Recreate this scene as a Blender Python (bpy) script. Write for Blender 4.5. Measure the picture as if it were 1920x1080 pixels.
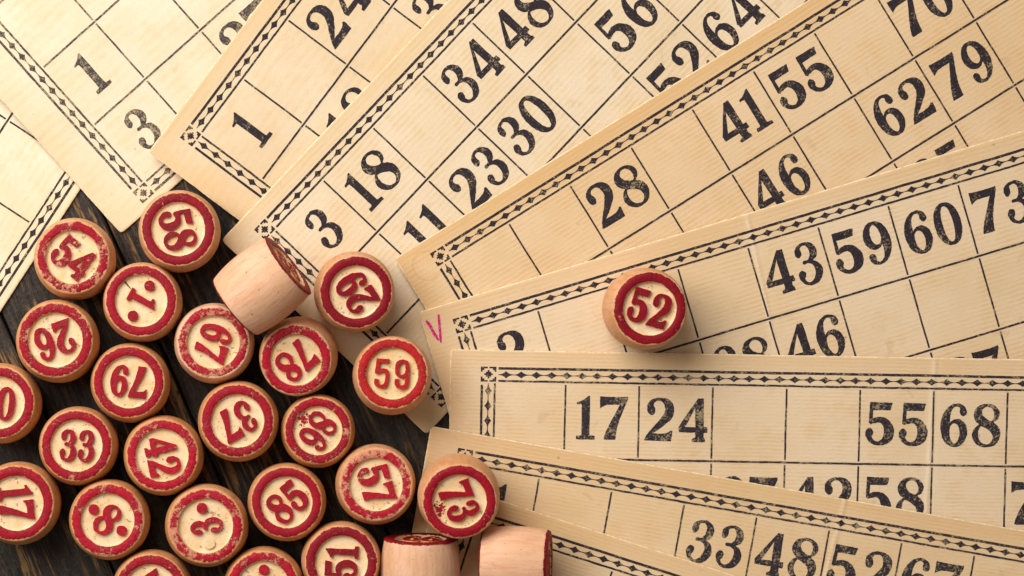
import bpy, bmesh, math, random
from mathutils import Vector, Matrix, noise as mnoise
random.seed(7)
for o in list(bpy.data.objects):
    bpy.data.objects.remove(o)
SC = bpy.context.scene
COL = SC.collection

# ---------------------------------------------------------------- camera, light, exposure
S = 0.0001467            # metres on the table for one unit of the measured plan (a barrel is 22 mm wide)
DIST = 6500.0            # camera height above the table in the same units
VX, VY = 620.0, 880.0    # plan point straight below the lens
cam_d = bpy.data.cameras.new("camera")
cam = bpy.data.objects.new("camera", cam_d)
COL.objects.link(cam)
cam.location = ((VX - 960) * S, (540 - VY) * S, DIST * S)
cam_d.sensor_width = 36.0
cam_d.lens = 36.0 * DIST / 1920.0
cam_d.shift_x = (960 - VX) / 1920.0
cam_d.shift_y = (VY - 540) / 1920.0
cam_d.clip_start = 0.05
cam_d.clip_end = 20.0
SC.camera = cam

world = bpy.data.worlds.new("World")
SC.world = world
world.use_nodes = True
bg = world.node_tree.nodes["Background"]
bg.inputs[0].default_value = (1.0, 0.86, 0.70, 1)
bg.inputs[1].default_value = 0.225

ld = bpy.data.lights.new("window_light", 'AREA')
ld.shape = 'RECTANGLE'
ld.size = 0.70
ld.size_y = 0.58
ld.energy = 8.9
ld.color = (1.0, 0.95, 0.87)
lo = bpy.data.objects.new("window_light", ld)
COL.objects.link(lo)
lo.location = (-0.37, 0.34, 0.53)
lo.rotation_euler = (Vector((-0.02, 0.02, 0)) - Vector(lo.location)).to_track_quat('-Z', 'Y').to_euler()

vs = SC.view_settings
vs.view_transform = 'Standard'
vs.look = 'None'
vs.exposure = 0.0
vs.gamma = 1.0
vs.use_curve_mapping = False
SC.cycles.max_bounces = 8

# ---------------------------------------------------------------- helpers
def P(px, py, z=0.0):
    """plan position -> world position at height z (metres)"""
    f = (DIST * S - z) / (DIST * S)
    return Vector(((VX - 960) * S + (px - VX) * S * f, (540 - VY) * S + (VY - py) * S * f, z))

def mesh_from(name, verts, faces, mats, smooth=False, midx=None):
    me = bpy.data.meshes.new(name)
    me.from_pydata([tuple(v) for v in verts], [], faces)
    for m in mats:
        me.materials.append(m)
    if smooth:
        me.polygons.foreach_set("use_smooth", [True] * len(me.polygons))
    if midx:
        me.polygons.foreach_set("material_index", midx)
    me.update()
    return me

def add_obj(name, me, parent=None, label=None, cat=None, group=None, kind=None):
    o = bpy.data.objects.new(name, me)
    COL.objects.link(o)
    if parent is not None:
        o.parent = parent
    if label: o["label"] = label
    if cat: o["category"] = cat
    if group: o["group"] = group
    if kind: o["kind"] = kind
    return o

class NT:
    """small node-graph writer"""
    def __init__(self, name):
        self.m = bpy.data.materials.new(name)
        self.m.use_nodes = True
        self.t = self.m.node_tree
        self.b = self.t.nodes["Principled BSDF"]
    def n(self, typ, **kw):
        nd = self.t.nodes.new(typ)
        for k, v in kw.items():
            setattr(nd, k, v)
        return nd
    def link(self, a, b):
        self.t.links.new(a, b)
    def put(self, sock, v):
        if hasattr(v, "bl_rna") or isinstance(v, bpy.types.NodeSocket):
            self.link(v, sock)
        else:
            sock.default_value = v
    def math(self, op, a, b=0.0, c=0.0, clamp=False):
        nd = self.n("ShaderNodeMath", operation=op, use_clamp=clamp)
        self.put(nd.inputs[0], a); self.put(nd.inputs[1], b); self.put(nd.inputs[2], c)
        return nd.outputs[0]
    def step(self, x, lo, hi, a=0.0, b=1.0):
        nd = self.n("ShaderNodeMapRange", interpolation_type='SMOOTHSTEP')
        self.put(nd.inputs[0], x)
        nd.inputs[1].default_value = lo; nd.inputs[2].default_value = hi
        nd.inputs[3].default_value = a; nd.inputs[4].default_value = b
        return nd.outputs[0]
    def coord(self, scale=(1, 1, 1), rot=(0, 0, 0), rand=True):
        tc = self.n("ShaderNodeTexCoord")
        mp = self.n("ShaderNodeMapping")
        mp.inputs["Scale"].default_value = scale
        mp.inputs["Rotation"].default_value = rot
        src = tc.outputs["Object"]
        if rand:
            oi = self.n("ShaderNodeObjectInfo")
            v = self.n("ShaderNodeVectorMath", operation='SCALE')
            cx = self.n("ShaderNodeCombineXYZ")
            self.link(oi.outputs["Random"], cx.inputs[0])
            self.link(oi.outputs["Random"], cx.inputs[1])
            cx.inputs[2].default_value = 0.37
            self.link(cx.outputs[0], v.inputs[0]); v.inputs["Scale"].default_value = 0.8
            ad = self.n("ShaderNodeVectorMath", operation='ADD')
            self.link(src, ad.inputs[0]); self.link(v.outputs[0], ad.inputs[1])
            src = ad.outputs[0]
        self.link(src, mp.inputs["Vector"])
        return mp.outputs[0]
    def noise(self, vec, scale, detail=4.0, rough=0.55, dist=0.0):
        nd = self.n("ShaderNodeTexNoise")
        self.link(vec, nd.inputs["Vector"])
        nd.inputs["Scale"].default_value = scale
        nd.inputs["Detail"].default_value = detail
        nd.inputs["Roughness"].default_value = rough
        nd.inputs["Distortion"].default_value = dist
        return nd.outputs["Fac"]
    def mix(self, f, a, b, blend='MIX'):
        nd = self.n("ShaderNodeMix", data_type='RGBA', blend_type=blend)
        self.put(nd.inputs[0], f)
        for s, v in ((nd.inputs[6], a), (nd.inputs[7], b)):
            if isinstance(v, tuple):
                s.default_value = (v[0], v[1], v[2], 1)
            else:
                self.link(v, s)
        return nd.outputs[2]
    def bump(self, h, strength, dist):
        nd = self.n("ShaderNodeBump")
        nd.inputs["Strength"].default_value = strength
        nd.inputs["Distance"].default_value = dist
        self.link(h, nd.inputs["Height"])
        self.link(nd.outputs[0], self.b.inputs["Normal"])
    def done(self, color, rough=0.6, spec=0.3):
        self.put(self.b.inputs["Base Color"], (color[0], color[1], color[2], 1) if isinstance(color, tuple) else color)
        self.put(self.b.inputs["Roughness"], rough)
        self.b.inputs["Specular IOR Level"].default_value = spec
        return self.m

# ---------------------------------------------------------------- materials
CW, CH = 1400.0, 527.0      # a card, in plan units

def paper_material(name, base, age, rib_scale, creases=(), ring=None):
    t = NT(name)
    v = t.coord(rand=True)
    raw = t.coord(rand=False)
    sp = t.n("ShaderNodeSeparateXYZ"); t.link(raw, sp.inputs[0])
    x = t.math('DIVIDE', sp.outputs[0], S)
    y = t.math('DIVIDE', sp.outputs[1], -S)
    n1 = t.noise(v, 28, 5, 0.6)
    n2 = t.noise(v, 160, 4, 0.6)
    n3 = t.noise(v, 2600, 3, 0.6)
    col = t.mix(t.step(n1, 0.35, 0.7), base, tuple(c * k for c, k in zip(base, (0.93, 0.87, 0.76))))
    col = t.mix(t.step(n2, 0.46, 0.70, 0, 0.55), col, tuple(c * k for c, k in zip(base, (0.93, 0.83, 0.67))))
    # yellowed rim of old card
    ed = t.math('MINIMUM', t.math('MINIMUM', x, t.math('SUBTRACT', CW, x)),
                t.math('MINIMUM', y, t.math('SUBTRACT', CH, y)))
    ed = t.math('ADD', ed, t.math('MULTIPLY', t.math('SUBTRACT', n2, 0.5), 60.0))
    col = t.mix(t.step(ed, 0.0, 62.0, age, 0.0), col, tuple(c * k for c, k in zip(base, (0.90, 0.74, 0.50))))
    # fibres and specks
    vs_ = t.coord(scale=(1, 3.5, 1))
    fib = t.noise(vs_, 1100, 3, 0.7)
    col = t.mix(t.step(fib, 0.45, 0.78, 0, 0.38), col, tuple(c * k for c, k in zip(base, (0.80, 0.70, 0.55))))
    col = t.mix(t.step(n3, 0.5, 0.75, 0, 0.16), col, tuple(min(1, c * k) for c, k in zip(base, (1.1, 1.12, 1.2))))
    vo = t.n("ShaderNodeTexVoronoi"); t.link(v, vo.inputs["Vector"]); vo.inputs["Scale"].default_value = 150
    dot = t.math('MULTIPLY', t.step(vo.outputs["Distance"], 0.03, 0.09, 1, 0), t.step(t.noise(v, 60, 2), 0.56, 0.64))
    col = t.mix(t.math('MULTIPLY', dot, 0.6), col, (0.16, 0.11, 0.06))
    smudge = t.math('MULTIPLY', t.step(t.noise(v, 90, 3, 0.7, 1.0), 0.62, 0.72), 0.42)
    col = t.mix(smudge, col, tuple(c * k for c, k in zip(base, (0.75, 0.66, 0.55))))
    for (u0, u1) in creases:
        cu = t.math('SUBTRACT', x, t.math('ADD', u0, t.math('MULTIPLY', y, (u1 - u0) / CH)))
        cu = t.math('ADD', cu, t.math('MULTIPLY', t.math('SUBTRACT', t.noise(raw, 300, 3), 0.5), 14.0))
        cl = t.step(t.math('ABSOLUTE', cu), 0.5, 6.0, 0.55, 0.0)
        col = t.mix(cl, col, tuple(min(1, c * k) for c, k in zip(base, (1.08, 1.12, 1.2))))
    if ring:
        dx = t.math('SUBTRACT', x, ring[0]); dy = t.math('SUBTRACT', y, ring[1])
        r = t.math('SQRT', t.math('ADD', t.math('MULTIPLY', dx, dx), t.math('MULTIPLY', dy, dy)))
        r = t.math('ADD', r, t.math('MULTIPLY', t.math('SUBTRACT', n2, 0.5), 12.0))
        rr = t.math('ABSOLUTE', t.math('SUBTRACT', r, ring[2]))
        col = t.mix(t.step(rr, 0.3, 2.2, 0.55, 0.0), col, tuple(c * k for c, k in zip(base, (0.8, 0.62, 0.4))))
    # laid ribs along the text, plus grain
    w = t.n("ShaderNodeTexWave", wave_type='BANDS', bands_direction='Y', wave_profile='SIN')
    t.link(v, w.inputs["Vector"])
    w.inputs["Scale"].default_value = rib_scale
    w.inputs["Distortion"].default_value = 2.2
    w.inputs["Detail"].default_value = 2.0
    w.inputs["Detail Scale"].default_value = 0.6
    h = t.math('ADD', t.math('MULTIPLY', w.outputs["Fac"], t.step(n2, 0.35, 0.65, 0.1, 0.75)),
               t.math('ADD', t.math('MULTIPLY', n3, 0.5), t.math('MULTIPLY', fib, 1.1)))
    t.bump(h, 0.46, 0.00011)
    return t.done(col, 0.78, 0.18)

def ink_material(name, dark, wear):
    t = NT(name)
    v = t.coord(rand=True)
    a = t.noise(v, 1900, 4, 0.7, 0.6)
    b = t.noise(v, 210, 3, 0.6)
    f = t.math('ADD', a, t.math('MULTIPLY', t.math('SUBTRACT', b, 0.5), 0.55))
    spk = t.step(f, 0.64 - wear, 0.74 - wear * 0.8, 0.0, 0.80)
    col = t.mix(t.step(a, 0.35, 0.62), dark, tuple(c * 1.9 for c in dark))
    col = t.mix(spk, col, (0.42, 0.33, 0.20))
    return t.done(col, 0.7, 0.15)

def barrel_wood(name, base, pink):
    t = NT(name)
    v = t.coord(rand=True)
    g = t.coord(scale=(1, 1, 0.12))
    n1 = t.noise(v, 130, 4, 0.6)
    n2 = t.noise(g, 900, 4, 0.65, 0.4)
    n3 = t.noise(v, 2600, 3, 0.6)
    col = t.mix(t.step(n1, 0.35, 0.68), base, pink)
    col = t.mix(t.step(n2, 0.42, 0.68, 0, 0.5), col, tuple(c * k for c, k in zip(base, (0.84, 0.68, 0.52))))
    col = t.mix(t.step(n3, 0.5, 0.72, 0, 0.3), col, (0.74, 0.48, 0.31))
    v2 = t.noise(v, 420, 2, 0.5)
    pit = t.math('MULTIPLY', t.step(t.noise(v, 1500, 2, 0.5), 0.66, 0.72), t.step(v2, 0.5, 0.6))
    col = t.mix(t.math('MULTIPLY', pit, 0.75), col, (0.16, 0.08, 0.035))
    stain = t.step(t.noise(v, 240, 3, 0.6), 0.64, 0.74, 0, 0.35)
    col = t.mix(stain, col, (0.55, 0.18, 0.11))
    t.bump(t.math('ADD', t.math('MULTIPLY', n2, 1.0), t.math('MULTIPLY', n3, 0.8)), 0.5, 0.00022)
    return t.done(col, t.step(n1, 0.3, 0.7, 0.5, 0.68), 0.28)

def face_material(name, base):
    t = NT(name)
    v = t.coord(rand=True)
    n1 = t.noise(v, 260, 4, 0.6)
    n2 = t.noise(v, 1700, 4, 0.65)
    col = t.mix(t.step(n1, 0.38, 0.66), base, tuple(c * k for c, k in zip(base, (0.95, 0.84, 0.68))))
    col = t.mix(t.step(n2, 0.55, 0.75, 0, 0.3), col, tuple(c * k for c, k in zip(base, (0.92, 0.76, 0.54))))
    pit = t.math('MULTIPLY', t.step(t.noise(v, 1100, 3, 0.6), 0.60, 0.67), t.step(t.noise(v, 330, 2), 0.50, 0.58))
    col = t.mix(t.math('MULTIPLY', pit, 0.75), col, (0.30, 0.19, 0.08))
    sm = t.math('MULTIPLY', t.step(t.noise(v, 1500, 3), 0.60, 0.66), t.step(t.noise(v, 190, 2), 0.57, 0.64))
    col = t.mix(t.math('MULTIPLY', sm, 0.85), col, (0.55, 0.03, 0.05))
    t.bump(t.math('ADD', t.math('MULTIPLY', n1, 1.2), t.math('SUBTRACT', t.math('MULTIPLY', n2, 0.6), pit)), 0.6, 0.00028)
    return t.done(col, 0.62, 0.25)

def paint_material(name, red, wear, r0=48.6, r1=64.8, radial=True):
    """red paint, flaked through to the wood"""
    t = NT(name)
    v = t.coord(rand=True)
    raw = t.coord(rand=False)
    n1 = t.noise(v, 800, 5, 0.68, 0.3)
    n2 = t.noise(v, 2400, 3, 0.65)
    n3 = t.noise(v, 190, 2, 0.5)
    f = t.math('ADD', n1, t.math('MULTIPLY', t.math('SUBTRACT', n3, 0.5), 0.75))
    f = t.math('ADD', f, t.math('MULTIPLY', t.math('SUBTRACT', n2, 0.5), 0.3))
    if radial:
        sp = t.n("ShaderNodeSeparateXYZ"); t.link(raw, sp.inputs[0])
        r = t.math('SQRT', t.math('ADD', t.math('MULTIPLY', sp.outputs[0], sp.outputs[0]),
                                  t.math('MULTIPLY', sp.outputs[1], sp.outputs[1])))
        e = t.math('ABSOLUTE', t.math('DIVIDE', t.math('SUBTRACT', r, (r0 + r1) / 2 * S), (r1 - r0) / 2 * S))
        f = t.math('ADD', f, t.math('MULTIPLY', t.math('POWER', e, 5.0), 0.13 + wear * 0.12))
    chip = t.step(f, 0.79 - wear, 0.825 - wear, 0.0, 1.0)
    col = t.mix(t.step(n3, 0.35, 0.65), red, tuple(c * k for c, k in zip(red, (0.78, 0.8, 0.9))))
    n4 = t.noise(v, 1300, 4, 0.7, 0.4)
    col = t.mix(t.step(n4, 0.48, 0.68, 0, min(0.75, 0.22 + wear * 5)), col, tuple(min(1, c * k) for c, k in zip(red, (1.32, 2.6, 2.2))))
    col = t.mix(t.step(n4, 0.28, 0.44, min(0.7, 0.25 + wear * 4), 0), col, tuple(c * 0.62 for c in red))
    wood = t.mix(t.step(n2, 0.4, 0.62), (0.60, 0.31, 0.17), (0.58, 0.13, 0.11))
    wood = t.mix(t.step(n4, 0.58, 0.64), wood, (0.20, 0.12, 0.045))
    col = t.mix(chip, col, wood)
    fl = t.math('MULTIPLY', t.step(t.noise(v, 3400, 2, 0.6), 0.70 - wear * 0.5, 0.74 - wear * 0.5), t.step(n3, 0.42, 0.60, 0.0, 0.8))
    col = t.mix(fl, col, (0.66, 0.27, 0.19))
    hh = t.math('ADD', t.math('MULTIPLY', n1, 1.2), t.math('SUBTRACT', t.math('MULTIPLY', n2, 0.5), t.math('MULTIPLY', chip, 0.7)))
    t.bump(hh, 0.4 + min(0.5, wear * 4), 0.00028)
    return t.done(col, t.step(n2, 0.35, 0.7, 0.42, 0.66), 0.18)

def plank_material(name):
    t = NT(name)
    v = t.coord(rand=True)
    g = t.coord(scale=(1, 0.055, 1))
    g2 = t.coord(scale=(1, 0.16, 1))
    n1 = t.noise(g, 260, 5, 0.62, 1.6)
    n2 = t.noise(g2, 1000, 5, 0.72, 0.5)
    n3 = t.noise(v, 45, 3, 0.6)
    n4 = t.noise(v, 700, 4, 0.65)
    col = t.mix(t.step(n1, 0.36, 0.60), (0.0075, 0.0060, 0.0058), (0.034, 0.025, 0.019))
    streak = t.math('MULTIPLY', t.step(n1, 0.52, 0.58), t.step(n3, 0.42, 0.55))
    streak = t.math('MULTIPLY', streak, t.step(n2, 0.38, 0.54))
    col = t.mix(t.math('MULTIPLY', streak, 1.0), col, (0.25, 0.135, 0.042))
    col = t.mix(t.step(n2, 0.50, 0.66, 0, 0.6), col, (0.075, 0.060, 0.047))
    col = t.mix(t.step(n4, 0.56, 0.70, 0, 0.45), col, (0.085, 0.068, 0.052))
    col = t.mix(t.step(n2, 0.30, 0.42, 0.8, 0), col, (0.004, 0.003, 0.003))
    t.bump(t.math('ADD', t.math('MULTIPLY', n1, 1.2), t.math('ADD', t.math('MULTIPLY', n2, 1.0), t.math('MULTIPLY', n4, 0.4))), 0.9, 0.0006)
    return t.done(col, t.step(n2, 0.3, 0.7, 0.40, 0.60), 0.34)

def edge_material():
    t = NT("card_edge")
    n = t.noise(t.coord(), 900, 4, 0.65)
    col = t.mix(t.step(n, 0.38, 0.66), (0.86, 0.73, 0.52), (0.62, 0.45, 0.25))
    t.bump(n, 0.4, 0.0001)
    return t.done(col, 0.85, 0.1)
M_side = edge_material()
TINT = {
    'pale':  (0.80, 0.70, 0.555),
    'cream': (0.775, 0.65, 0.488),
    'warm':  (0.762, 0.603, 0.428),
    'beige': (0.757, 0.62, 0.452),
    'tan':   (0.752, 0.568, 0.372),
}
INK = {'black': ink_material("ink_black", (0.020, 0.015, 0.019), 0.065),
       'worn': ink_material("ink_worn", (0.022, 0.017, 0.022), 0.115),
       'faded': ink_material("ink_faded", (0.045, 0.038, 0.038), 0.15)}
M_pen = NT("magenta_pen")
_pv = M_pen.coord(); _pn = M_pen.noise(_pv, 1500, 3, 0.7)
M_pen = M_pen.done(M_pen.mix(M_pen.step(_pn, 0.56, 0.66, 0, 0.8), (0.60, 0.006, 0.19), (0.80, 0.40, 0.42)), 0.5, 0.3)
WOODS = [barrel_wood("barrel_wood_peach", (0.60, 0.295, 0.130), (0.67, 0.375, 0.22)),
         barrel_wood("barrel_wood_honey", (0.57, 0.265, 0.100), (0.62, 0.325, 0.16)),
         barrel_wood("barrel_wood_pink", (0.70, 0.405, 0.25), (0.745, 0.465, 0.32))]
FACES = [face_material("face_cream", (0.80, 0.615, 0.40)), face_material("face_pale", (0.82, 0.65, 0.45)),
         face_material("face_yellow", (0.76, 0.56, 0.32))]
REDS = {'deep': (0.245, 0.0040, 0.012), 'mid': (0.32, 0.0040, 0.015), 'bright': (0.385, 0.005, 0.019), 'orange': (0.41, 0.010, 0.012)}
_paint = {}
def paint(red, wear, radial):
    k = (red, wear, radial)
    if k not in _paint:
        _paint[k] = paint_material("red_paint_%s_%d%s" % (red, round(wear * 100), "_ring" if radial else ""), REDS[red], wear, radial=radial)
    return _paint[k]
M_plank = plank_material("dark_plank")
_t = NT("digit_side"); M_dside = _t.done(_t.mix(_t.step(_t.noise(_t.coord(), 900, 3), 0.4, 0.65), (0.66, 0.34, 0.14), (0.52, 0.13, 0.05)), 0.7, 0.12)

# ---------------------------------------------------------------- table of dark planks
pd = Vector((0.40, -0.915)).normalized()         # along the planks, in world xy (plan y runs down)
pn = Vector((-pd.y, pd.x))                        # across, towards the right of the frame
if pn.x < 0: pn = -pn
o1 = P(197, 410).xy
PW = 250 * S
base_v = []
hs = 0.45
slab = mesh_from("table_top", [(-hs, -hs, -0.024), (hs, -hs, -0.024), (hs, hs, -0.024), (-hs, hs, -0.024),
                               (-hs, -hs, -0.0125), (hs, -hs, -0.0125), (hs, hs, -0.0125), (-hs, hs, -0.0125)],
                 [(3, 2, 1, 0), (4, 5, 6, 7), (0, 1, 5, 4), (1, 2, 6, 5), (2, 3, 7, 6), (3, 0, 4, 7)], [M_plank])
table = add_obj("table_top", slab, kind="structure")
for k in range(-5, 9):
    w = PW - 3.2 * S
    L = 0.62
    prof = [(-w / 2, -0.012), (-w / 2, -0.0011), (-w / 2 + 0.0003, -0.0004), (-w / 2 + 0.0010, -0.0001), (-w / 2 + 0.003, 0.0),
            (0, 0.0), (w / 2 - 0.003, 0.0), (w / 2 - 0.0010, -0.0001), (w / 2 - 0.0003, -0.0004), (w / 2, -0.0011), (w / 2, -0.012)]
    vv, ff = [], []
    NS = 60
    for i in range(NS + 1):
        yy = -L / 2 + L * i / NS
        for j, (a, b) in enumerate(prof):
            wob = 0.0
            if j in (1, 2, 3): wob = 0.0003 * mnoise.noise(Vector((yy * 60, k * 7.3, 0)))
            if j in (7, 8, 9): wob = 0.0003 * mnoise.noise(Vector((yy * 60, k * 7.3 + 3.1, 0)))
            vv.append((a + wob, yy, b))
    n = len(prof)
    for i in range(NS):
        for j in range(n - 1):
            ff.append((i * n + j, i * n + j + 1, (i + 1) * n + j + 1, (i + 1) * n + j))
    ff.append(tuple(range(n))); ff.append(tuple(NS * n + j for j in reversed(range(n))))
    me = mesh_from("plank", vv, ff, [M_plank])
    po = add_obj("plank", me, table)
    c = o1 + pn * (PW * (k - 0.5))
    po.location = (c.x + pd.x * 0.12, c.y + pd.y * 0.12, random.uniform(-0.00025, 0.0))
    po.rotation_euler = (0, 0, math.atan2(pd.y, pd.x) - math.pi / 2)

# ---------------------------------------------------------------- digits, drawn as outlines
# raw outlines; a third value 1 marks a sharp corner
c_ = 1
RAW = {
 '1': (0.042, 0, [[(29.5,0,1),(29.5,88),(31,91.5),(36,92.5),(42,93,1),(42,100,1),(0,100,1),(0,93,1),(7,92.5),(11,91.5),(12.3,88),(12.3,24),(11,18.5),(7,17.5),(1,18,1),(.5,15,1),(10,11.5),(19,6.5),(26,.5,1)]]),
 '7': (0, 0, [[(0,0,1),(8,1),(30,1.5),(55,1.5),(64,0,1),(63.5,7,1),(54,29),(46,50),(39,73),(35.5,100,1),(10,100,1),(12,90),(21,69),(34,44),(47,18,1),(24,18),(11,20),(5,23),(.5,27,1)]]),
 '2': (0.042, 0, [[(1050,385),(1055,345),(1090,300),(1140,275),(1195,268),(1260,275),(1320,310),(1345,370),(1340,440),(1305,510),(1245,560),(1170,620),(1090,672,1),(1180,675),(1250,668),(1285,652),(1305,635,1),(1322,640,1),(1305,752,1),(1008,748,1),(1040,690),(1090,625),(1150,560),(1200,500),(1240,440),(1250,385),(1240,335),(1215,305),(1180,296),(1140,306),(1117,335),(1117,360),(1131,390),(1131,425),(1115,450),(1090,458),(1062,442),(1050,415)]]),
 '4': (0.042, 0, [[(1595,295,1),(1652,295,1),(1645,605,1),(1685,605,1),(1685,662,1),(1645,662,1),(1643,715),(1657,737,1),(1657,765,1),(1520,765,1),(1522,738,1),(1556,720),(1560,662,1),(1380,662,1),(1376,608,1)],
       [(1564,380,1),(1440,608,1),(1561,608,1)]]),
 '5': (0.042, 0, [[(188,322,1),(300,326),(395,326),(428,328,1),(405,402,1),(213,405,1),(206,510,1),(250,490),(310,486),(380,515),(430,585),(441,650),(422,720),(370,770),(300,793),(230,790),(170,755),(135,700),(131,655),(150,620),(180,610),(205,630),(210,665),(196,692),(196,715),(220,745),(262,757),(305,735),(330,690),(336,630),(325,577),(295,545),(255,543),(215,552),(190,562,1),(170,545,1)]]),
 '6': (0.042, 0, [[(1257,415),(1247,375),(1225,345),(1180,325),(1130,325),(1070,350),(1015,410),(975,490),(960,580),(970,680),(1005,760),(1060,800),(1115,808),(1175,790),(1225,735),(1253,660),(1251,590),(1220,530),(1170,500),(1110,505),(1062,545,1),(1068,450),(1095,380),(1135,350),(1175,355),(1190,380),(1183,410),(1190,440),(1217,457),(1247,445)],
       [(1112,540),(1075,562),(1055,612),(1055,690),(1075,750),(1110,776),(1150,745),(1172,680),(1172,610),(1150,556)]]),
 '8': (0.042, 0, [[(1490,325),(1570,340),(1620,390),(1629,440),(1604,495),(1560,530),(1604,572),(1630,640),(1615,720),(1560,785),(1480,808),(1390,795),(1335,740),(1317,680),(1335,620),(1372,578),(1400,552),(1365,520),(1344,460),(1360,395),(1410,345)],
       [(1500,350),(1455,362),(1428,405),(1440,455),(1488,500),(1540,517),(1572,470),(1574,418),(1548,368)],
       [(1420,572),(1390,605),(1378,660),(1390,725),(1430,772),(1485,782),(1535,750),(1551,695),(1532,642),(1480,600)]]),
 '3': (0, 16.0, [[(815,400),(825,365),(870,320),(940,300),(1000,320),(1040,370),(1046,420),(1030,460),(1008,490),(1060,507),(1105,560),(1114,620),(1090,690),(1040,735),(975,750),(910,730),(870,680),(864,640),(880,610),(905,604),(930,625),(932,660),(925,690),(945,717),(985,724),(1022,692),(1040,640),(1035,582),(1010,535),(960,517),(915,530),(902,515),(915,500),(955,487),(975,440),(970,390),(945,345),(910,330),(880,343),(866,370),(878,400),(880,435),(855,467),(828,448)]]),
 # narrow one-weight figures, for one barrel
 's5': (0, 0, [[(6,0,1),(48,1,1),(48,14,1),(18,13,1),(16,38,1),(30,33),(44,38),(50,52),(49,78),(42,95),(27,100),(10,96),(2,84),(2,70,1),(14,70,1),(15,80),(20,88),(28,89),(35,84),(38,72),(38,55),(34,46),(26,44),(18,48),(15,53,1),(3,50,1)]]),
 's9': (0, 0, [[(26,0),(42,5),(49,20),(49,75),(44,93),(30,100),(12,96),(3,84),(2,68,1),(14,67,1),(15,78),(20,87),(28,89),(35,84),(37,72),(37,58),(26,63),(11,58),(3,45),(2,22),(9,5)],
        [(26,11),(17,16),(14,26),(15,43),(20,51),(27,52),(34,48),(37,38),(37,24),(33,14)]]),
}
def _catmull(pts, seg=5):
    n = len(pts); out = []
    for i in range(n):
        p0, p1, p2, p3 = pts[i - 1], pts[i], pts[(i + 1) % n], pts[(i + 2) % n]
        s1, s2 = len(p1) > 2, len(p2) > 2
        a = Vector(p1[:2]); b = Vector(p2[:2])
        d = (b - a)
        m1 = d * 1.0 if s1 else (b - Vector(p0[:2])) * 0.5
        m2 = d * 1.0 if s2 else (Vector(p3[:2]) - a) * 0.5
        # keep the tangents no longer than the chord
        L = d.length
        if m1.length > L: m1 = m1.normalized() * L
        if m2.length > L: m2 = m2.normalized() * L
        for k in range(seg):
            t = k / seg
            h00 = 2*t**3 - 3*t**2 + 1; h10 = t**3 - 2*t**2 + t
            h01 = -2*t**3 + 3*t**2; h11 = t**3 - t**2
            out.append(a * h00 + m1 * h10 + b * h01 + m2 * h11)
    return out
GL = {}
for ch, (shear, rot, cons) in RAW.items():
    if ch == '1': shear = 0
    rs = []
    ca, sa = math.cos(math.radians(rot)), math.sin(math.radians(rot))
    for c in cons:
        cc = []
        for p in c:
            x, y = p[0], p[1]
            x, y = x + (y - 509) * shear, y
            x, y = x * ca - y * sa, x * sa + y * ca
            cc.append((x, y) + tuple(p[2:]))
        rs.append(_catmull(cc))
    xs = [p.x for c in rs for p in c]; ys = [p.y for c in rs for p in c]
    k = 100.0 / (max(ys) - min(ys))
    GL[ch] = ([[Vector(((p.x - min(xs)) * k, (max(ys) - p.y) * k)) for p in c] for c in rs], (max(xs) - min(xs)) * k)
c6, w6 = GL['6']
GL['9'] = ([[Vector((w6 - p.x, 100 - p.y)) for p in c] for c in c6], w6)
def _ell(cx, cy, rx, ry, n, pw=2.0):
    r = []
    for i in range(n):
        a = 2 * math.pi * i / n
        ca, sa = math.cos(a), math.sin(a)
        r.append(Vector((cx + rx * math.copysign(abs(ca) ** (2 / pw), ca), cy + ry * math.copysign(abs(sa) ** (2 / pw), sa))))
    return r
GL['0'] = ([_ell(31, 50, 31, 50, 56, 2.15), _ell(31, 50, 13.5, 43, 44, 2.3)], 62)

def fill_outline(contours, extrude=0.0, bevel=0.0, offset=0.0):
    """closed 2-D contours -> (verts, faces), with holes; via a 2-D curve"""
    cu = bpy.data.curves.new("outline", 'CURVE')
    cu.dimensions = '2D'
    cu.fill_mode = 'BOTH'
    cu.extrude = extrude
    cu.bevel_depth = bevel
    cu.bevel_resolution = 1
    cu.offset = offset
    for c in contours:
        sp = cu.splines.new('POLY')
        sp.points.add(len(c) - 1)
        for q, p in zip(sp.points, c):
            q.co = (p[0], p[1], 0, 1)
        sp.use_cyclic_u = True
    ob = bpy.data.objects.new("outline", cu)
    COL.objects.link(ob)
    dg = bpy.context.evaluated_depsgraph_get()
    me = bpy.data.meshes.new_from_object(ob.evaluated_get(dg))
    v = [tuple(x.co) for x in me.vertices]
    f = [tuple(p.vertices) for p in me.polygons]
    bpy.data.objects.remove(ob); bpy.data.curves.remove(cu); bpy.data.meshes.remove(me)
    return v, f

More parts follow.
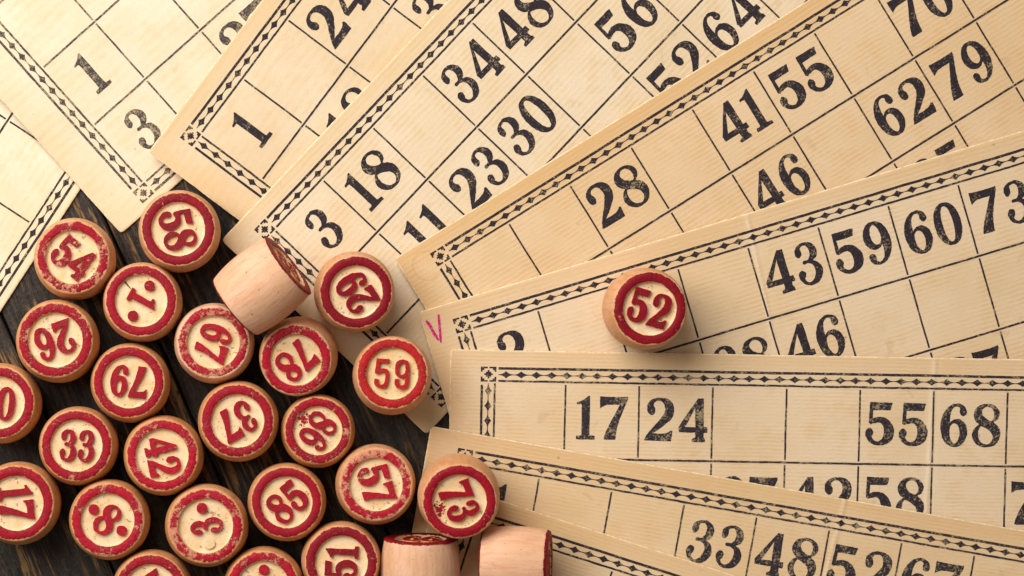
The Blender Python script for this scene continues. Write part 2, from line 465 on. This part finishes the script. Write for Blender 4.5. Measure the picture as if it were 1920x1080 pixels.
def rough(contours, amp, freq, seed):
    out = []
    for ci, c in enumerate(contours):
        r = []
        for p in c:
            q = Vector((p.x * freq, p.y * freq, seed * 3.7 + 11.3 * ci))
            r.append(Vector((p.x + amp * (mnoise.noise(q) + 0.6 * mnoise.noise(q * 2.7)),
                             p.y + amp * (mnoise.noise(q + Vector((31, 7, 0))) + 0.6 * mnoise.noise(q * 2.7 + Vector((5, 50, 0)))))))
        out.append(r)
    return out
def embolden(contours, d):
    """move every outline outwards (holes inwards) by d"""
    out = []
    for ci, c in enumerate(contours):
        n = len(c)
        area = sum(c[i].x * c[(i + 1) % n].y - c[(i + 1) % n].x * c[i].y for i in range(n))
        sg = (1 if area > 0 else -1) * (1 if ci == 0 else -1)
        r_ = []
        for i in range(n):
            a, b, e = c[i - 1], c[i], c[(i + 1) % n]
            t1, t2 = (b - a), (e - b)
            if t1.length < 1e-6 or t2.length < 1e-6:
                t = (e - a)
            else:
                t = t1.normalized() + t2.normalized()
            if t.length < 1e-6: t = t1
            t = t.normalized()
            r_.append(b + Vector((t.y, -t.x)) * d * sg)
        out.append(r_)
    return out
def _area(c):
    n = len(c)
    return abs(sum(c[i][0] * c[(i + 1) % n][1] - c[(i + 1) % n][0] * c[i][1] for i in range(n))) / 2
def safe_fill(make, extrude=0.0, bevel=0.0):
    """fill an outline; if the filler loses part of it, try a calmer outline"""
    for k in range(12):
        cons = make(k)
        want = _area(cons[0]) - sum(_area(c) for c in cons[1:])
        v, f = fill_outline(cons, extrude, bevel)
        zt = max(p[2] for p in v) - 1e-9
        got = 0.0
        for q in f:
            if all(v[i][2] >= zt - 1e-7 for i in q):
                got += _area([v[i] for i in q])
        if 0.82 * want < got < 1.25 * want: break
    return v, f
_inkglyph = {}
def ink_glyph(ch, var):
    if (ch, var) not in _inkglyph:
        _inkglyph[(ch, var)] = safe_fill(lambda k: rough(embolden(GL[ch][0], 0.9 - 0.08 * k), 0.9 - 0.06 * k, 0.16, ord(ch) + 17 * var + k * 5))
    return _inkglyph[(ch, var)]

# ---------------------------------------------------------------- cards
T_CARD = 0.00065
SLOPE = 0.056
ANG = math.atan(SLOPE)
ROW0, ROWH = 58.0, 142.5
COLX = [83.5] + [215.7 + 137.5 * i for i in range(8)] + [1316.0]

class Ink:
    """flat printed shapes, following the card's relief"""
    def __init__(self, zf): self.v = []; self.f = []; self.zf = zf
    def pt(self, u, v): self.v.append((u * S, -v * S, self.zf(u, v) + 0.000045)); return len(self.v) - 1
    def strip(self, a, b, w, seed, jit=0.35, step=5.0):
        a = Vector(a); b = Vector(b); L = (b - a).length
        n = max(2, int(L / step)); d = (b - a) / L; q = Vector((-d.y, d.x))
        prev = None
        for i in range(n + 1):
            c = a + d * (L * i / n)
            j1 = jit * mnoise.noise(Vector((i * 0.61, seed * 5.1, 0))); j2 = jit * mnoise.noise(Vector((i * 0.57, seed * 5.1, 9)))
            mid = 0.5 * mnoise.noise(Vector((i * 0.08, seed * 2.3, 4)))
            p = c + q * (w / 2 + j1 + mid); r = c - q * (w / 2 + j2 - mid)
            cur = (self.pt(p.x, p.y), self.pt(r.x, r.y))
            if prev: self.f.append((prev[0], prev[1], cur[1], cur[0]))
            prev = cur
    def quad(self, x0, y0, x1, y1):
        i = [self.pt(x0, y0), self.pt(x0, y1), self.pt(x1, y1), self.pt(x1, y0)]; self.f.append(tuple(i))
    def chain(self, a, b, seed):
        a = Vector(a); b = Vector(b); L = (b - a).length
        k = max(1, round(L / 28.4)); pitch = L / k; d = (b - a) / L; q = Vector((-d.y, d.x))
        offs = [-0.5, -0.36, -0.25, -0.17, -0.10, -0.05, 0.0, 0.05, 0.10, 0.17, 0.25, 0.36]
        prev = None
        xs = [(i + 0.5 + o, o) for i in range(k) for o in offs] + [(k, 0.5)]
        for s, o in xs:
            t = 1 - abs(o) * 2
            hh = 0.65 + 6.1 * t ** 2.3 + 0.12 * mnoise.noise(Vector((s * 3, seed, 0)))
            c = a + d * (s * pitch)
            cur = (self.pt(*(c + q * hh)), self.pt(*(c - q * hh)))
            if prev: self.f.append((prev[0], prev[1], cur[1], cur[0]))
            prev = cur
    def build(self, name, mat, parent, label=None):
        if not self.f: return None
        return add_obj(name, mesh_from(name, self.v, self.f, [mat]), parent, label=label)

ORN = ["####.####", "##.....##", "#...#...#", "...###...", "..#####..", "...###...", "#...#...#", "##.....##", "####.####"]

CARDS = []
def make_card(name, corner, angle, label, numbers, tint='cream', ink='black', age=0.5, creases=(), ring=None,
              off=(0, 0), zoff=0.0, slope=SLOPE, warp=0.00022, rib=230, scale=(1.0, 1.0)):
    idx = len(CARDS)
    seed = idx * 13.7 + 2.0
    mat = paper_material("paper_%s_%d" % (tint, idx), TINT[tint], age, rib, creases, ring)
    def zf(u, v):
        z = warp * (mnoise.noise(Vector((u / 420.0, v / 260.0, seed))) + 0.25 * mnoise.noise(Vector((u / 120.0, v / 120.0, seed + 5))))
        for (u0, u1) in creases:
            du = u - (u0 + (u1 - u0) * v / CH) + 5.0 * mnoise.noise(Vector((v / 40.0, seed, 3)))
            z += 0.00013 * math.exp(-(du / 4.0) ** 2) - 0.00006 * math.exp(-((du - 8) / 5.0) ** 2)
        return z
    # sheet
    def axis(n, L, extra):
        xs = set([0, 1.5, 3, 5, 8, L - 8, L - 5, L - 3, L - 1.5, L])
        for i in range(1, n): xs.add(round(8 + (L - 16) * i / n, 3))
        for e in extra: xs.add(e)
        return sorted(xs)
    ex = []
    for (u0, u1) in creases:
        m_ = (u0 + u1) / 2
        ex += [m_ + k * 2.5 for k in range(-9, 12)]
    us = axis(56, CW, ex); vs_ = axis(30, CH, [])
    R = 8.0
    vv, ff = [], []
    for v in vs_:
        for u in us:
            x, y = u, v
            cx = R if x < R else (CW - R if x > CW - R else x)
            cy = R if y < R else (CH - R if y > CH - R else y)
            dd = Vector((x - cx, y - cy))
            if cx != x and cy != y and dd.length > R:
                dd = dd.normalized() * R
                x, y = cx + dd.x, cy + dd.y
            if u in (0, CW): x += 0.7 * mnoise.noise(Vector((v / 9.0, seed, 1)))
            if v in (0, CH): y += 0.7 * mnoise.noise(Vector((u / 9.0, seed, 2)))
            de = min(u, CW - u, v, CH - v)
            z = zf(u, v) - (0.00016 * (1 - de / 3.0) ** 2 if de < 3.0 else 0)
            vv.append((x * S, -y * S, z))
    nu, nv = len(us), len(vs_)
    for j in range(nv - 1):
        for i in range(nu - 1):
            a = j * nu + i
            ff.append((a, a + nu, a + nu + 1, a + 1))
    ntop = len(ff)
    loop = [i for i in range(nu)] + [j * nu + nu - 1 for j in range(1, nv)] + [(nv - 1) * nu + i for i in range(nu - 2, -1, -1)] + [j * nu for j in range(nv - 2, 0, -1)]
    cen = Vector((CW / 2 * S, -CH / 2 * S, 0))
    rings = []
    for (dz, out) in ((0.0, 0.0), (-0.0001, 0.0), (-T_CARD * 0.85, 0.0), (-T_CARD, -0.3)):
        r = []
        for i in loop:
            x, y, z = vv[i]
            r.append(len(vv)); vv.append((x, y, z + dz))
        rings.append(r)
    n = len(loop)
    for k in range(3):
        for i in range(n):
            a, b = rings[k][i], rings[k][(i + 1) % n]
            c, d = rings[k + 1][(i + 1) % n], rings[k + 1][i]
            ff.append((a, b, c, d))
    b0 = len(vv)
    for j in range(nv):
        for i in range(nu):
            x, y, z = vv[j * nu + i]
            vv.append((x, y, z - T_CARD))
    for j in range(nv - 1):
        for i in range(nu - 1):
            a = b0 + j * nu + i
            ff.append((a, a + 1, a + nu + 1, a + nu))
    me = mesh_from(name, vv, ff, [mat, M_side])
    cells = [(j, i) for j in range(nv - 1) for i in range(nu - 1)]
    me.polygons.foreach_set("material_index", [1 if (k < ntop and (cells[k][0] in (0, nv - 2) or cells[k][1] in (0, nu - 2))) or (ntop <= k < ntop + 3 * n) else 0 for k in range(len(ff))])
    me.polygons.foreach_set("use_smooth", [i < ntop for i in range(len(ff))])
    card = add_obj(name, me, None, label, "lotto card", "old printed lotto cards fanned out on the table")
    a_ = math.atan(slope)
    ztop = T_CARD + 0.00012 + CH * S * math.sin(a_) + zoff
    M = Matrix.Translation(P(corner[0], corner[1], ztop)) @ Matrix.Rotation(math.radians(angle), 4, 'Z') @ Matrix.Rotation(a_, 4, 'X') @ Matrix.Diagonal((scale[0], scale[1], 1, 1))
    card.matrix_world = M
    CARDS.append((card, M))
    # print
    ox, oy = off
    K = INK[ink]
    x0, y0 = 57.0 + ox, 31.0 + oy
    x1 = 1316.0 + 26.5 + ox; y1 = ROW0 + 3 * ROWH + 27 + oy
    bd = Ink(zf)
    for i, (ax, ay) in enumerate(((x0, y0), (x1 - 29, y0), (x0, y1 - 28), (x1 - 29, y1 - 28))):
        cw, chh = 29 / 9, 28 / 9
        for r, row in enumerate(ORN):
            cidx = 0
            while cidx < 9:
                if row[cidx] == '#':
                    e = cidx
                    while e < 9 and row[e] == '#': e += 1
                    bd.quad(ax + cidx * cw, ay + r * chh, ax + e * cw, ay + (r + 1) * chh); cidx = e
                else: cidx += 1
    for k, (yo, yi) in enumerate(((y0 + 2.6, y0 + 26.5), (y1 - 2.6, y1 - 26.5))):
        bd.strip((x0 + 33, yo), (x1 - 33, yo), 4.9, seed + k)
        bd.strip((x0 + 33, yi), (x1 - 33, yi), 3.7, seed + 2 + k, 0.7)
        bd.chain((x0 + 33, (yo + yi) / 2), (x1 - 33, (yo + yi) / 2), seed + k)
    for k, (xo, xi) in enumerate(((x0 + 2.4, x0 + 26.5), (x1 - 2.4, x1 - 26.5))):
        bd.strip((xo, y0 + 34), (xo, y1 - 34), 4.5, seed + 4 + k)
        bd.strip((xi, y0 + 31), (xi, y1 - 31), 3.8, seed + 6 + k, 0.7)
        bd.chain(((xo + xi) / 2, y0 + 31), ((xo + xi) / 2, y1 - 31), seed + 8 + k)
    bd.build("ornamental_border", K, card)
    gr = Ink(zf)
    for r in (1, 2):
        yy = ROW0 + ROWH * r + oy
        gr.strip((COLX[0] + 5 + ox, yy), (COLX[9] - 5 + ox, yy), 3.8, seed + 20 + r, 0.5)
    for ci in range(1, 9):
        for r in range(3):
            xx = COLX[ci] + ox
            gr.strip((xx, ROW0 + ROWH * r + 4.5 + oy), (xx, ROW0 + ROWH * (r + 1) - 4.5 + oy), 3.4, seed + 30 + ci * 3 + r, 0.35)
    gr.build("grid_lines", K, card)
    for (r, cidx, txt) in numbers:
        num = Ink(zf)
        k = 80.0 / 100.0
        gap = 10.0
        ws = [GL[ch][1] * k for ch in txt]
        tot = sum(ws) + gap * (len(txt) - 1)
        cx = (COLX[cidx - 1] + COLX[cidx]) / 2 + ox + random.uniform(-2, 2)
        x = cx - tot / 2
        yb = ROW0 + ROWH * (r - 1) + 106 + oy + random.uniform(-2, 2)
        rt = math.radians(random.uniform(-0.8, 0.8))
        for ch, w in zip(txt, ws):
            gv, gf = ink_glyph(ch, random.randint(0, 3))
            b = len(num.v)
            for p in gv:
                u = x + p[0] * k; v = yb - p[1] * k
                u, v = cx + (u - cx) * math.cos(rt) - (v - yb) * math.sin(rt), yb + (u - cx) * math.sin(rt) + (v - yb) * math.cos(rt)
                num.pt(u, v)
            num.f += [tuple(b + i for i in f) for f in gf]
            x += w + gap
        num.build("printed_number", K, card, "number %s printed in black" % txt)
    return card

def card_top(i, px, py):
    """height of card i's face over a plan point"""
    M = CARDS[i][1]
    p = P(px, py, 0.002)
    nrm = (M.to_3x3() @ Vector((0, 0, 1))).normalized()
    o = M.translation
    return o.z - (nrm.x * (p.x - o.x) + nrm.y * (p.y - o.y)) / nrm.z, nrm

def tl_from(pt, angle, u, v):
    a = math.radians(angle)
    return (pt[0] - u * math.cos(a) - v * math.sin(a), pt[1] + u * math.sin(a) - v * math.cos(a))

make_card("lotto_card", tl_from((147, 357.5), 56.8, 628 + 101, CH), 56.8,
          "pale lotto card with empty cells at the left frame edge, beside the 54 barrel",
          [], 'pale', 'black', 0.3, slope=0.008, rib=150)
make_card("lotto_card", tl_from((224, 435), 41.8, 0, CH), 41.8,
          "pale lotto card in the top left corner with faded numbers 1 and 3",
          [(2, 1, '1'), (3, 1, '3'), (3, 3, '27')], 'pale', 'faded', 0.35, off=(11, -1), rib=120)
make_card("lotto_card", (278, 285), 53.2, "cream lotto card at the top with printed numbers 1 and 24",
          [(1, 1, '1'), (1, 3, '24'), (2, 2, '18'), (2, 4, '36')], 'beige', 'black', 0.6, rib=130)
make_card("lotto_card", (415, 450), 46.6, "cream lotto card with 3 18 34 48, under the 29 barrel",
          [(1, 1, '3'), (1, 2, '18'), (1, 4, '34'), (1, 5, '48'), (2, 2, '11'), (2, 3, '23'), (2, 4, '30'), (2, 6, '56'),
           (3, 6, '52'), (3, 7, '64')], 'cream', 'black', 0.55, rib=210, scale=(0.981, 1.003))
make_card("lotto_card", (740, 485), 32.0, "tan lotto card whose top row reads 28 41 55 70, with a faint ring stain",
          [(1, 3, '28'), (1, 5, '41'), (1, 6, '55'), (1, 8, '70'), (2, 5, '46'), (2, 7, '62'), (2, 8, '79'), (3, 7, '65')],
          'tan', 'black', 0.75, ring=(45, 42, 27), rib=250, off=(5, -4), scale=(0.977, 1.0))
E_card = make_card("lotto_card", (785, 585), 16.7, "tan lotto card with a magenta tick drawn in its corner",
          [(1, 1, '2'), (1, 5, '43'), (1, 6, '59'), (1, 7, '60'), (1, 8, '73'), (2, 4, '38'), (2, 5, '46'), (3, 7, '67')],
          'warm', 'black', 0.55, creases=((643, 605),), rib=250, scale=(0.992, 1.0))
make_card("lotto_card", (845, 655), -1.0, "lotto card lying level with the frame, top row 17 24 55 68",
          [(1, 2, '17'), (1, 3, '24'), (1, 6, '55'), (1, 7, '68'), (2, 4, '37'), (2, 5, '42'), (2, 6, '58'), (2, 8, '75')],
          'warm', 'worn', 0.5, creases=((903, 888),), rib=300)
make_card("lotto_card", (808, 799), -10.0, "lotto card at the bottom right whose top row reads 1 33 48 52 67",
          [(1, 1, '1'), (1, 4, '33'), (1, 5, '48'), (1, 6, '52'), (1, 7, '67')], 'tan', 'worn', 0.5, creases=((784, 750),), rib=300)
make_card("lotto_card", (829, 903), -17.8, "lowest lotto card at the bottom edge, under the rightmost lying barrel",
          [], 'tan', 'black', 0.5, rib=300)

# tick written in pen on the E card
pen = Ink(lambda u, v: 0.00008)
Mi = CARDS[5][1].inverted()
def e_local(px, py):
    q = Mi @ P(px, py, card_top(5, px, py)[0]); return (q.x / S, -q.y / S)
def pen_line(pts, w0, sd):
    prev = None
    N = 26
    for i in range(N + 1):
        t = i / N * (len(pts) - 1); k = min(int(t), len(pts) - 2); f = t - k
        c = Vector(pts[k]).lerp(Vector(pts[k + 1]), f)
        d = (Vector(pts[k + 1]) - Vector(pts[k])).normalized(); q = Vector((-d.y, d.x))
        w = w0 * (0.75 + 0.5 * mnoise.noise(Vector((i * 0.7, sd, 0)))) * (0.6 + 0.4 * min(1, 6 * min(i / N, 1 - i / N)))
        cur = (pen.pt(*(c + q * w)), pen.pt(*(c - q * w)))
        if prev: pen.f.append((prev[0], prev[1], cur[1], cur[0]))
        prev = cur
pen_line([e_local(799, 601), e_local(806, 610), e_local(813, 624), e_local(822.5, 638)], 3.7, 1)
pen.zf = lambda u, v: 0.00010
pen_line([e_local(822, 589), e_local(824, 612), e_local(826.5, 642)], 3.1, 2)
pen.build("pen_tick", M_pen, E_card, "small magenta tick drawn in pen")

# ---------------------------------------------------------------- barrels
R_END, R_MID, H_B, R_IN, DEEP = 67.2, 74.5, 130.0, 48.6, 7.0
NSEG = 96
def lathe(prof, seed, lump=0.5, closed_top=False):
    vv, ff = [], []
    for (r, z) in prof:
        for i in range(NSEG):
            a = 2 * math.pi * i / NSEG
            k = lump * mnoise.noise(Vector((math.cos(a) * 1.1, math.sin(a) * 1.1, seed + z * 0.012))) if r > 1 else 0
            vv.append(((r + k) * math.cos(a) * S, (r + k) * math.sin(a) * S, z * S))
    for j in range(len(prof) - 1):
        for i in range(NSEG):
            i2 = (i + 1) % NSEG
            ff.append((j * NSEG + i, j * NSEG + i2, (j + 1) * NSEG + i2, (j + 1) * NSEG + i))
    return vv, ff

def digit_mesh(ch, var, hgt, xs, red_mat, off):
    cons, w = GL[ch]
    k = hgt / 100.0
    base = [[Vector((p.x * k * xs, p.y * k)) for p in c] for c in cons]
    def mk(t):
        return [[(p.x * S, p.y * S) for p in c] for c in rough(embolden(base, off * (1 - t / 12)), 0.8 * (1 - t / 14), 0.15, var + t * 7)]
    v, f = safe_fill(mk, DEEP * S * 0.5, 0.5 * S)
    me = mesh_from("raised_digit", v, f, [red_mat, M_dside])
    mi = [1 if abs(p.normal.z) < 0.35 else 0 for p in me.polygons]
    me.polygons.foreach_set("material_index", mi)
    return me, w * k * xs

def ring_mesh(mat, seed, r0, r1, z, amp, skirt=0.0):
    vv, ff = [], []
    N = 240
    for i in range(N):
        a = 2 * math.pi * i / N
        q = Vector((math.cos(a), math.sin(a), 0))
        jo = amp * (mnoise.noise(q * 5 + Vector((0, 0, seed))) + 0.9 * mnoise.noise(q * 15 + Vector((0, 0, seed))) + 0.6 * mnoise.noise(q * 31 + Vector((0, 0, seed))))
        ji = 0.8 * (mnoise.noise(q * 4 + Vector((0, 0, seed + 40))) + mnoise.noise(q * 16 + Vector((0, 0, seed + 40))))
        for (r, zz) in ((R_END + 0.9 + skirt * 0.25 if skirt else r1 + jo + 0.5, (z - skirt - jo * 1.2) if skirt else z - 1.2), (r1 + jo, z - 0.15), (r1 + jo - 1.0, z + 0.6), ((r0 + r1) / 2, z + 0.8), (r0 + ji + 0.9, z + 0.65), (r0 + ji, z + 0.05), (r0 + ji - 0.1, z - 1.6)):
            vv.append((r * math.cos(a) * S, r * math.sin(a) * S, zz * S))
    for i in range(N):
        i2 = (i + 1) % N
        for j in range(6):
            ff.append((i * 7 + j, i2 * 7 + j, i2 * 7 + j + 1, i * 7 + j + 1))
    return mesh_from("painted_ring", vv, ff, [mat], smooth=True)

BN = [0]
def make_barrel(txt, cx, cy, phi, label, size=1.0, wood=0, face=0, red='mid', wear=0.12, base_z=0.0, tilt=(0, 0), normal=None,
                lying=None, dots=False, hgt=57.0, xs=0.85, off=0.9, sans=False, both=None, smear=None, crack=None, zc=None, dotfade=False):
    BN[0] += 1
    seed = BN[0] * 4.31
    e = add_obj("lotto_barrel", None, None, label, "lotto barrel", "wooden lotto barrels with red painted numbers")
    e.empty_display_size = 0.01
    H = H_B
    prof = [(0.01, 1.0), (R_END - 14, 1.0), (R_END - 3, 0.6), (R_END - 0.8, 1.2), (R_END + 0.3, 3.0)]
    for i in range(1, 20):
        t = i / 20
        prof.append((R_END + (R_MID - R_END) * (1 - (2 * t - 1) ** 2) ** 0.9, 3.0 + (H - 6.5) * t))
    prof += [(R_END + 0.6, H - 3.2), (R_END - 0.3, H - 1.6), (R_END - 1.7, H - 0.5), (R_END - 3.5, H), (R_IN + 0.6, H), (R_IN + 0.2, H - 0.8)]
    vv, ff = lathe(prof, seed, 0.8)
    add_obj("body", mesh_from("body", vv, ff, [WOODS[wood]], smooth=True), e)
    rp = paint(red, wear * 0.5, False) if both else paint(red, wear, True)
    R1 = 64.6 if wear < 0.2 else 63.8
    add_obj("painted_ring", ring_mesh(rp, seed, R_IN + 0.2, (R_END - 0.3) if both else R1, H, 0.9 + wear * 6, both[0] if both else 0.0), e)
    if both:
        r2 = ring_mesh(rp, seed + 3, R_IN + 0.2, R_END - 0.3, 0.0, 0.8, both[1])
        r2.transform(Matrix.Rotation(math.pi, 4, 'X'))
        add_obj("painted_ring", r2, e)
    # sunken face
    cup = [(R_IN + 0.15, H - 0.6), (R_IN - 0.2, H - 3), (R_IN - 0.7, H - DEEP + 1.2), (R_IN - 2.2, H - DEEP + 0.2)]
    cup += [(r, H - DEEP) for r in (44, 36, 28, 20, 12, 5)] + [(0.01, H - DEEP)]
    vv, ff = [], []
    for (r, z) in cup:
        for i in range(NSEG):
            a = 2 * math.pi * i / NSEG
            zz = z + (0.55 * mnoise.noise(Vector((r * math.cos(a) / 13, r * math.sin(a) / 13, seed))) if r < 47 else 0)
            vv.append((r * math.cos(a) * S, r * math.sin(a) * S, zz * S))
    for j in range(len(cup) - 1):
        for i in range(NSEG):
            i2 = (i + 1) % NSEG
            ff.append((j * NSEG + i, j * NSEG + i2, (j + 1) * NSEG + i2, (j + 1) * NSEG + i))
    add_obj("sunken_face", mesh_from("sunken_face", vv, ff, [FACES[face]], smooth=True), e)
    # figures standing up from it
    dp = paint(red, max(0.02, wear * 0.55), False)
    a = -math.radians(phi)
    ms = [digit_mesh(('s' + c) if sans else c, seed + i, hgt, xs, dp, off) for i, c in enumerate(txt)]
    gap = 5.5 if not sans else 11
    tot = sum(w for _, w in ms) + gap * (len(ms) - 1)
    x = -tot / 2
    ca, sa = math.cos(a), math.sin(a)
    jx, jy = random.uniform(-1.5, 1.5), random.uniform(-1.5, 1.5)
    for me, w in ms:
        o = add_obj("raised_digit", me, e)
        lx, ly = x + jx, -hgt / 2 + jy
        o.location = ((lx * ca - ly * sa) * S, (lx * sa + ly * ca) * S, (H - DEEP * 0.5 - 0.6) * S)
        o.rotation_euler = (0, 0, a)
        x += w + gap
    if dots:
        for i, sg in enumerate((-1, 1)):
            con = rough([_ell(0, 0, 9.0, 9.0, 32)], 0.8, 0.2, seed + i * 9)
            v, f = fill_outline([[(p.x * S, p.y * S) for p in c] for c in con], extrude=DEEP * S * 0.5 * (0.55 if dotfade and sg < 0 else 1), bevel=0.7 * S)
            me = mesh_from("raised_dot", v, f, [FACES[face] if (dotfade and sg < 0) else dp, M_dside])
            me.polygons.foreach_set("material_index", [1 if abs(p.normal.z) < 0.35 else 0 for p in me.polygons])
            o = add_obj("raised_dot", me, e)
            lx, ly = sg * 32.0, 0.0
            o.location = ((lx * ca - ly * sa) * S, (lx * sa + ly * ca) * S, (H - DEEP * (0.7 if dotfade and sg < 0 else 0.5) - 0.6) * S)
    zf_ = (H - DEEP + 0.75) * S
    if smear:                                   # flecks of stray paint on the sunken face
        rg = random.Random(seed)
        vv, ff = [], []
        for k in range(110):
            fx, fy = smear[0] + rg.gauss(0, 5.0), smear[1] + rg.gauss(0, 7.0)
            if math.hypot(fx, fy) > R_IN - 3: continue
            rr = abs(rg.gauss(0, 1.1)) + 0.35
            b = len(vv)
            for q in range(7):
                aa = q / 7 * 2 * math.pi
                r2_ = rr * rg.uniform(0.5, 1.3)
                vv.append(((fx + r2_ * math.cos(aa)) * S, (fy + r2_ * math.sin(aa)) * S, zf_ + k * 2e-7))
            ff.append(tuple(range(b, b + 7)))
        add_obj("paint_smear", mesh_from("paint_smear", vv, ff, [dp]), e, label="smear of red paint flecks")
    if crack:
        vv, ff = [], []
        for k in range(9):
            f = k / 8
            fx = crack[0] + (crack[2] - crack[0]) * f + 0.5 * mnoise.noise(Vector((k, seed, 0)))
            fy = crack[1] + (crack[3] - crack[1]) * f + 0.5 * mnoise.noise(Vector((k, seed, 5)))
            w = 0.9 * (1 - f) + 0.25
            vv += [((fx + w) * S, (fy + w) * S, zf_), ((fx - w) * S, (fy - w) * S, zf_)]
            if k: ff.append((2 * k - 2, 2 * k - 1, 2 * k + 1, 2 * k))
        add_obj("crack", mesh_from("crack", vv, ff, [M_plank]), e, label="thin dark crack in the wood")
    # placing
    if lying:
        axd = Vector(lying).normalized()           # direction the number faces, world
        rot = Vector((0, 0, 1)).rotation_difference(axd).to_matrix().to_4x4()
        mid = P(cx, cy, zc * S)
        e.matrix_world = Matrix.Translation(mid - axd * (H_B / 2 * S * size)) @ rot @ Matrix.Scale(size, 4)
    else:
        n = Vector(normal) if normal is not None else Vector((0, 0, 1))
        n = (n + Vector((math.tan(math.radians(tilt[0])), -math.tan(math.radians(tilt[1])), 0))).normalized()
        rot = Vector((0, 0, 1)).rotation_difference(n).to_matrix().to_4x4()
        lift = math.sqrt(max(0, 1 - n.z ** 2)) * R_END * S * size * (1.0 if normal is None else 0.25)
        mid = P(cx, cy, base_z + lift + H_B / 2 * S * size)
        e.matrix_world = Matrix.Translation(mid - n * (H_B / 2 * S * size)) @ rot @ Matrix.Scale(size, 4)
    return e

ST = "wooden lotto barrel numbered %s in red, "
make_barrel('54', 141, 486, 38, ST % '54' + "worn ring, beside the left card", 1.015, 0, 0, 'mid', 0.23)
make_barrel('58', 337, 434, 76, ST % '58' + "standing under the corner of two cards", 1.02, 0, 0, 'deep', 0.05, hgt=58)
make_barrel('1', 268, 567, 119, ST % '1' + "between two red dots, below the 58 barrel", 0.99, 0, 0, 'mid', 0.07, dots=True, hgt=52, xs=1.0, off=1.2, crack=(-31, 36, -17, 20))
make_barrel('26', 109, 640, 160, ST % '26' + "upside down at the left", 1.035, 1, 0, 'mid', 0.17)
make_barrel('67', 402, 644, 107, ST % '67' + "partly under the barrel lying on its side", 1.0, 2, 0, 'bright', 0.23)
cz, cn = card_top(3, 590, 640)
make_barrel('78', 560, 668, 140, ST % '78' + "leaning beside the lying barrel", 0.975, 0, 0, 'bright', 0.16, tilt=(-4.0, 8.0))
cz, cn = card_top(3, 664, 547)
make_barrel('29', 664, 547, -124, ST % '29' + "standing on the card numbered 3 18", 1.0, 0, 1, 'deep', 0.03, base_z=cz + 0.0002, normal=cn, tilt=(0.5, 1.3), hgt=58)
cz, cn = card_top(3, 734, 704)
make_barrel('59', 735, 704, 3, ST % '59' + "in thin figures on a yellowish face", 0.98, 0, 2, 'orange', 0.09, base_z=cz + 0.0003, normal=cn, tilt=(-2.9, -4), hgt=55, xs=1.0, off=0.0, sans=True)
make_barrel('10', 3, 756, 6, "wooden lotto barrel with a number ending in 0, cut off by the left frame edge", 1.0, 1, 0, 'mid', 0.10, hgt=60)
make_barrel('79', 245, 718, 186, ST % '79' + "upside down in the middle of the heap", 0.99, 1, 0, 'mid', 0.10)
make_barrel('37', 447, 790, 150, ST % '37' + "upside down with an even red ring", 1.01, 1, 0, 'mid', 0.11)
make_barrel('86', 596, 808, 122, "small " + ST % '86' + "with a smear of red on its face", 0.925, 1, 0, 'mid', 0.13, smear=(-28, 22))
make_barrel('33', 148, 836, 2, ST % '33' + "the right way up", 0.985, 1, 0, 'mid', 0.12, hgt=58)
make_barrel('42', 307, 854, 77, ST % '42' + "turned sideways, with a chipped ring", 1.0, 1, 0, 'bright', 0.20)
make_barrel('17', 36, 943, 84, ST % '17' + "cut off by the left frame edge", 1.04, 1, 0, 'mid', 0.06, hgt=60)
make_barrel('8', 206, 974, 37, ST % '8' + "between two red dots, near the bottom edge", 1.01, 1, 0, 'bright', 0.16, dots=True, hgt=58, xs=0.9)
make_barrel('3', 388, 985, -102, ST % '3' + "with a flaking ring and one dot rubbed bare", 1.04, 1, 0, 'bright', 0.25, dots=True, hgt=55, xs=0.8, dotfade=True)
make_barrel('85', 538, 941, -41, ST % '85' + "with a clean ring", 0.98, 1, 0, 'mid', 0.04, hgt=58)
make_barrel('57', 704, 908, 73, ST % '57' + "with the most flaked ring", 1.005, 0, 0, 'bright', 0.29)
z7, n7 = card_top(8, 860, 935)
make_barrel('73', 860, 930, 68, ST % '73' + "tilted on the corner of the bottom cards", 1.02, 0, 0, 'mid', 0.07, base_z=z7 + 0.0010, smear=(-37, -16), tilt=(0.2, 5.0), normal=n7)
make_barrel('51', 640, 1052, -87, ST % '51' + "cut off by the bottom frame edge", 1.0, 0, 0, 'deep', 0.08, hgt=58)
make_barrel('35', 286, 1105, -36, "wooden lotto barrel at the bottom edge with the top of a 5 showing", 1.0, 1, 0, 'mid', 0.10)
make_barrel('6', 495, 1099, 92, "wooden lotto barrel at the bottom edge showing one red dot below a speckled ring", 1.0, 1, 0, 'bright', 0.15, dots=True, hgt=52)
z5, n5 = card_top(5, 1208, 579)
make_barrel('52', 1208, 579, 15, ST % '52' + "standing alone on the fanned cards", 1.015, 0, 1, 'deep', 0.03, base_z=z5 + 0.0002, normal=n5, tilt=(2.6, -0.8), hgt=60)
el = math.radians(11)
make_barrel('83', 491, 537, 20, "wooden lotto barrel lying on its side on top of the 67 barrel", 0.97, 2, 0, 'deep', 0.05,
            lying=(0.79 * math.cos(el), 0.61 * math.cos(el), math.sin(el)), zc=153, both=(1.6, 1.5))
el = math.radians(8)
make_barrel('66', 788, 1074, 10, "wooden lotto barrel lying below the 73 barrel with its red end towards it", 0.99, 2, 0, 'deep', 0.14,
            lying=(0.0, math.cos(el), math.sin(el)), zc=90, both=(1.7, 1.5))
el = math.radians(9.0)
zb = card_top(8, 966, 1060)[0] / S
make_barrel('15', 967, 1058, 10, "wooden lotto barrel lying on the bottom card with its red rim at the right", 0.95, 2, 0, 'deep', 0.08,
            lying=(math.cos(el), -0.03, math.sin(el)), zc=zb + 76, both=(4.6, 1.5))
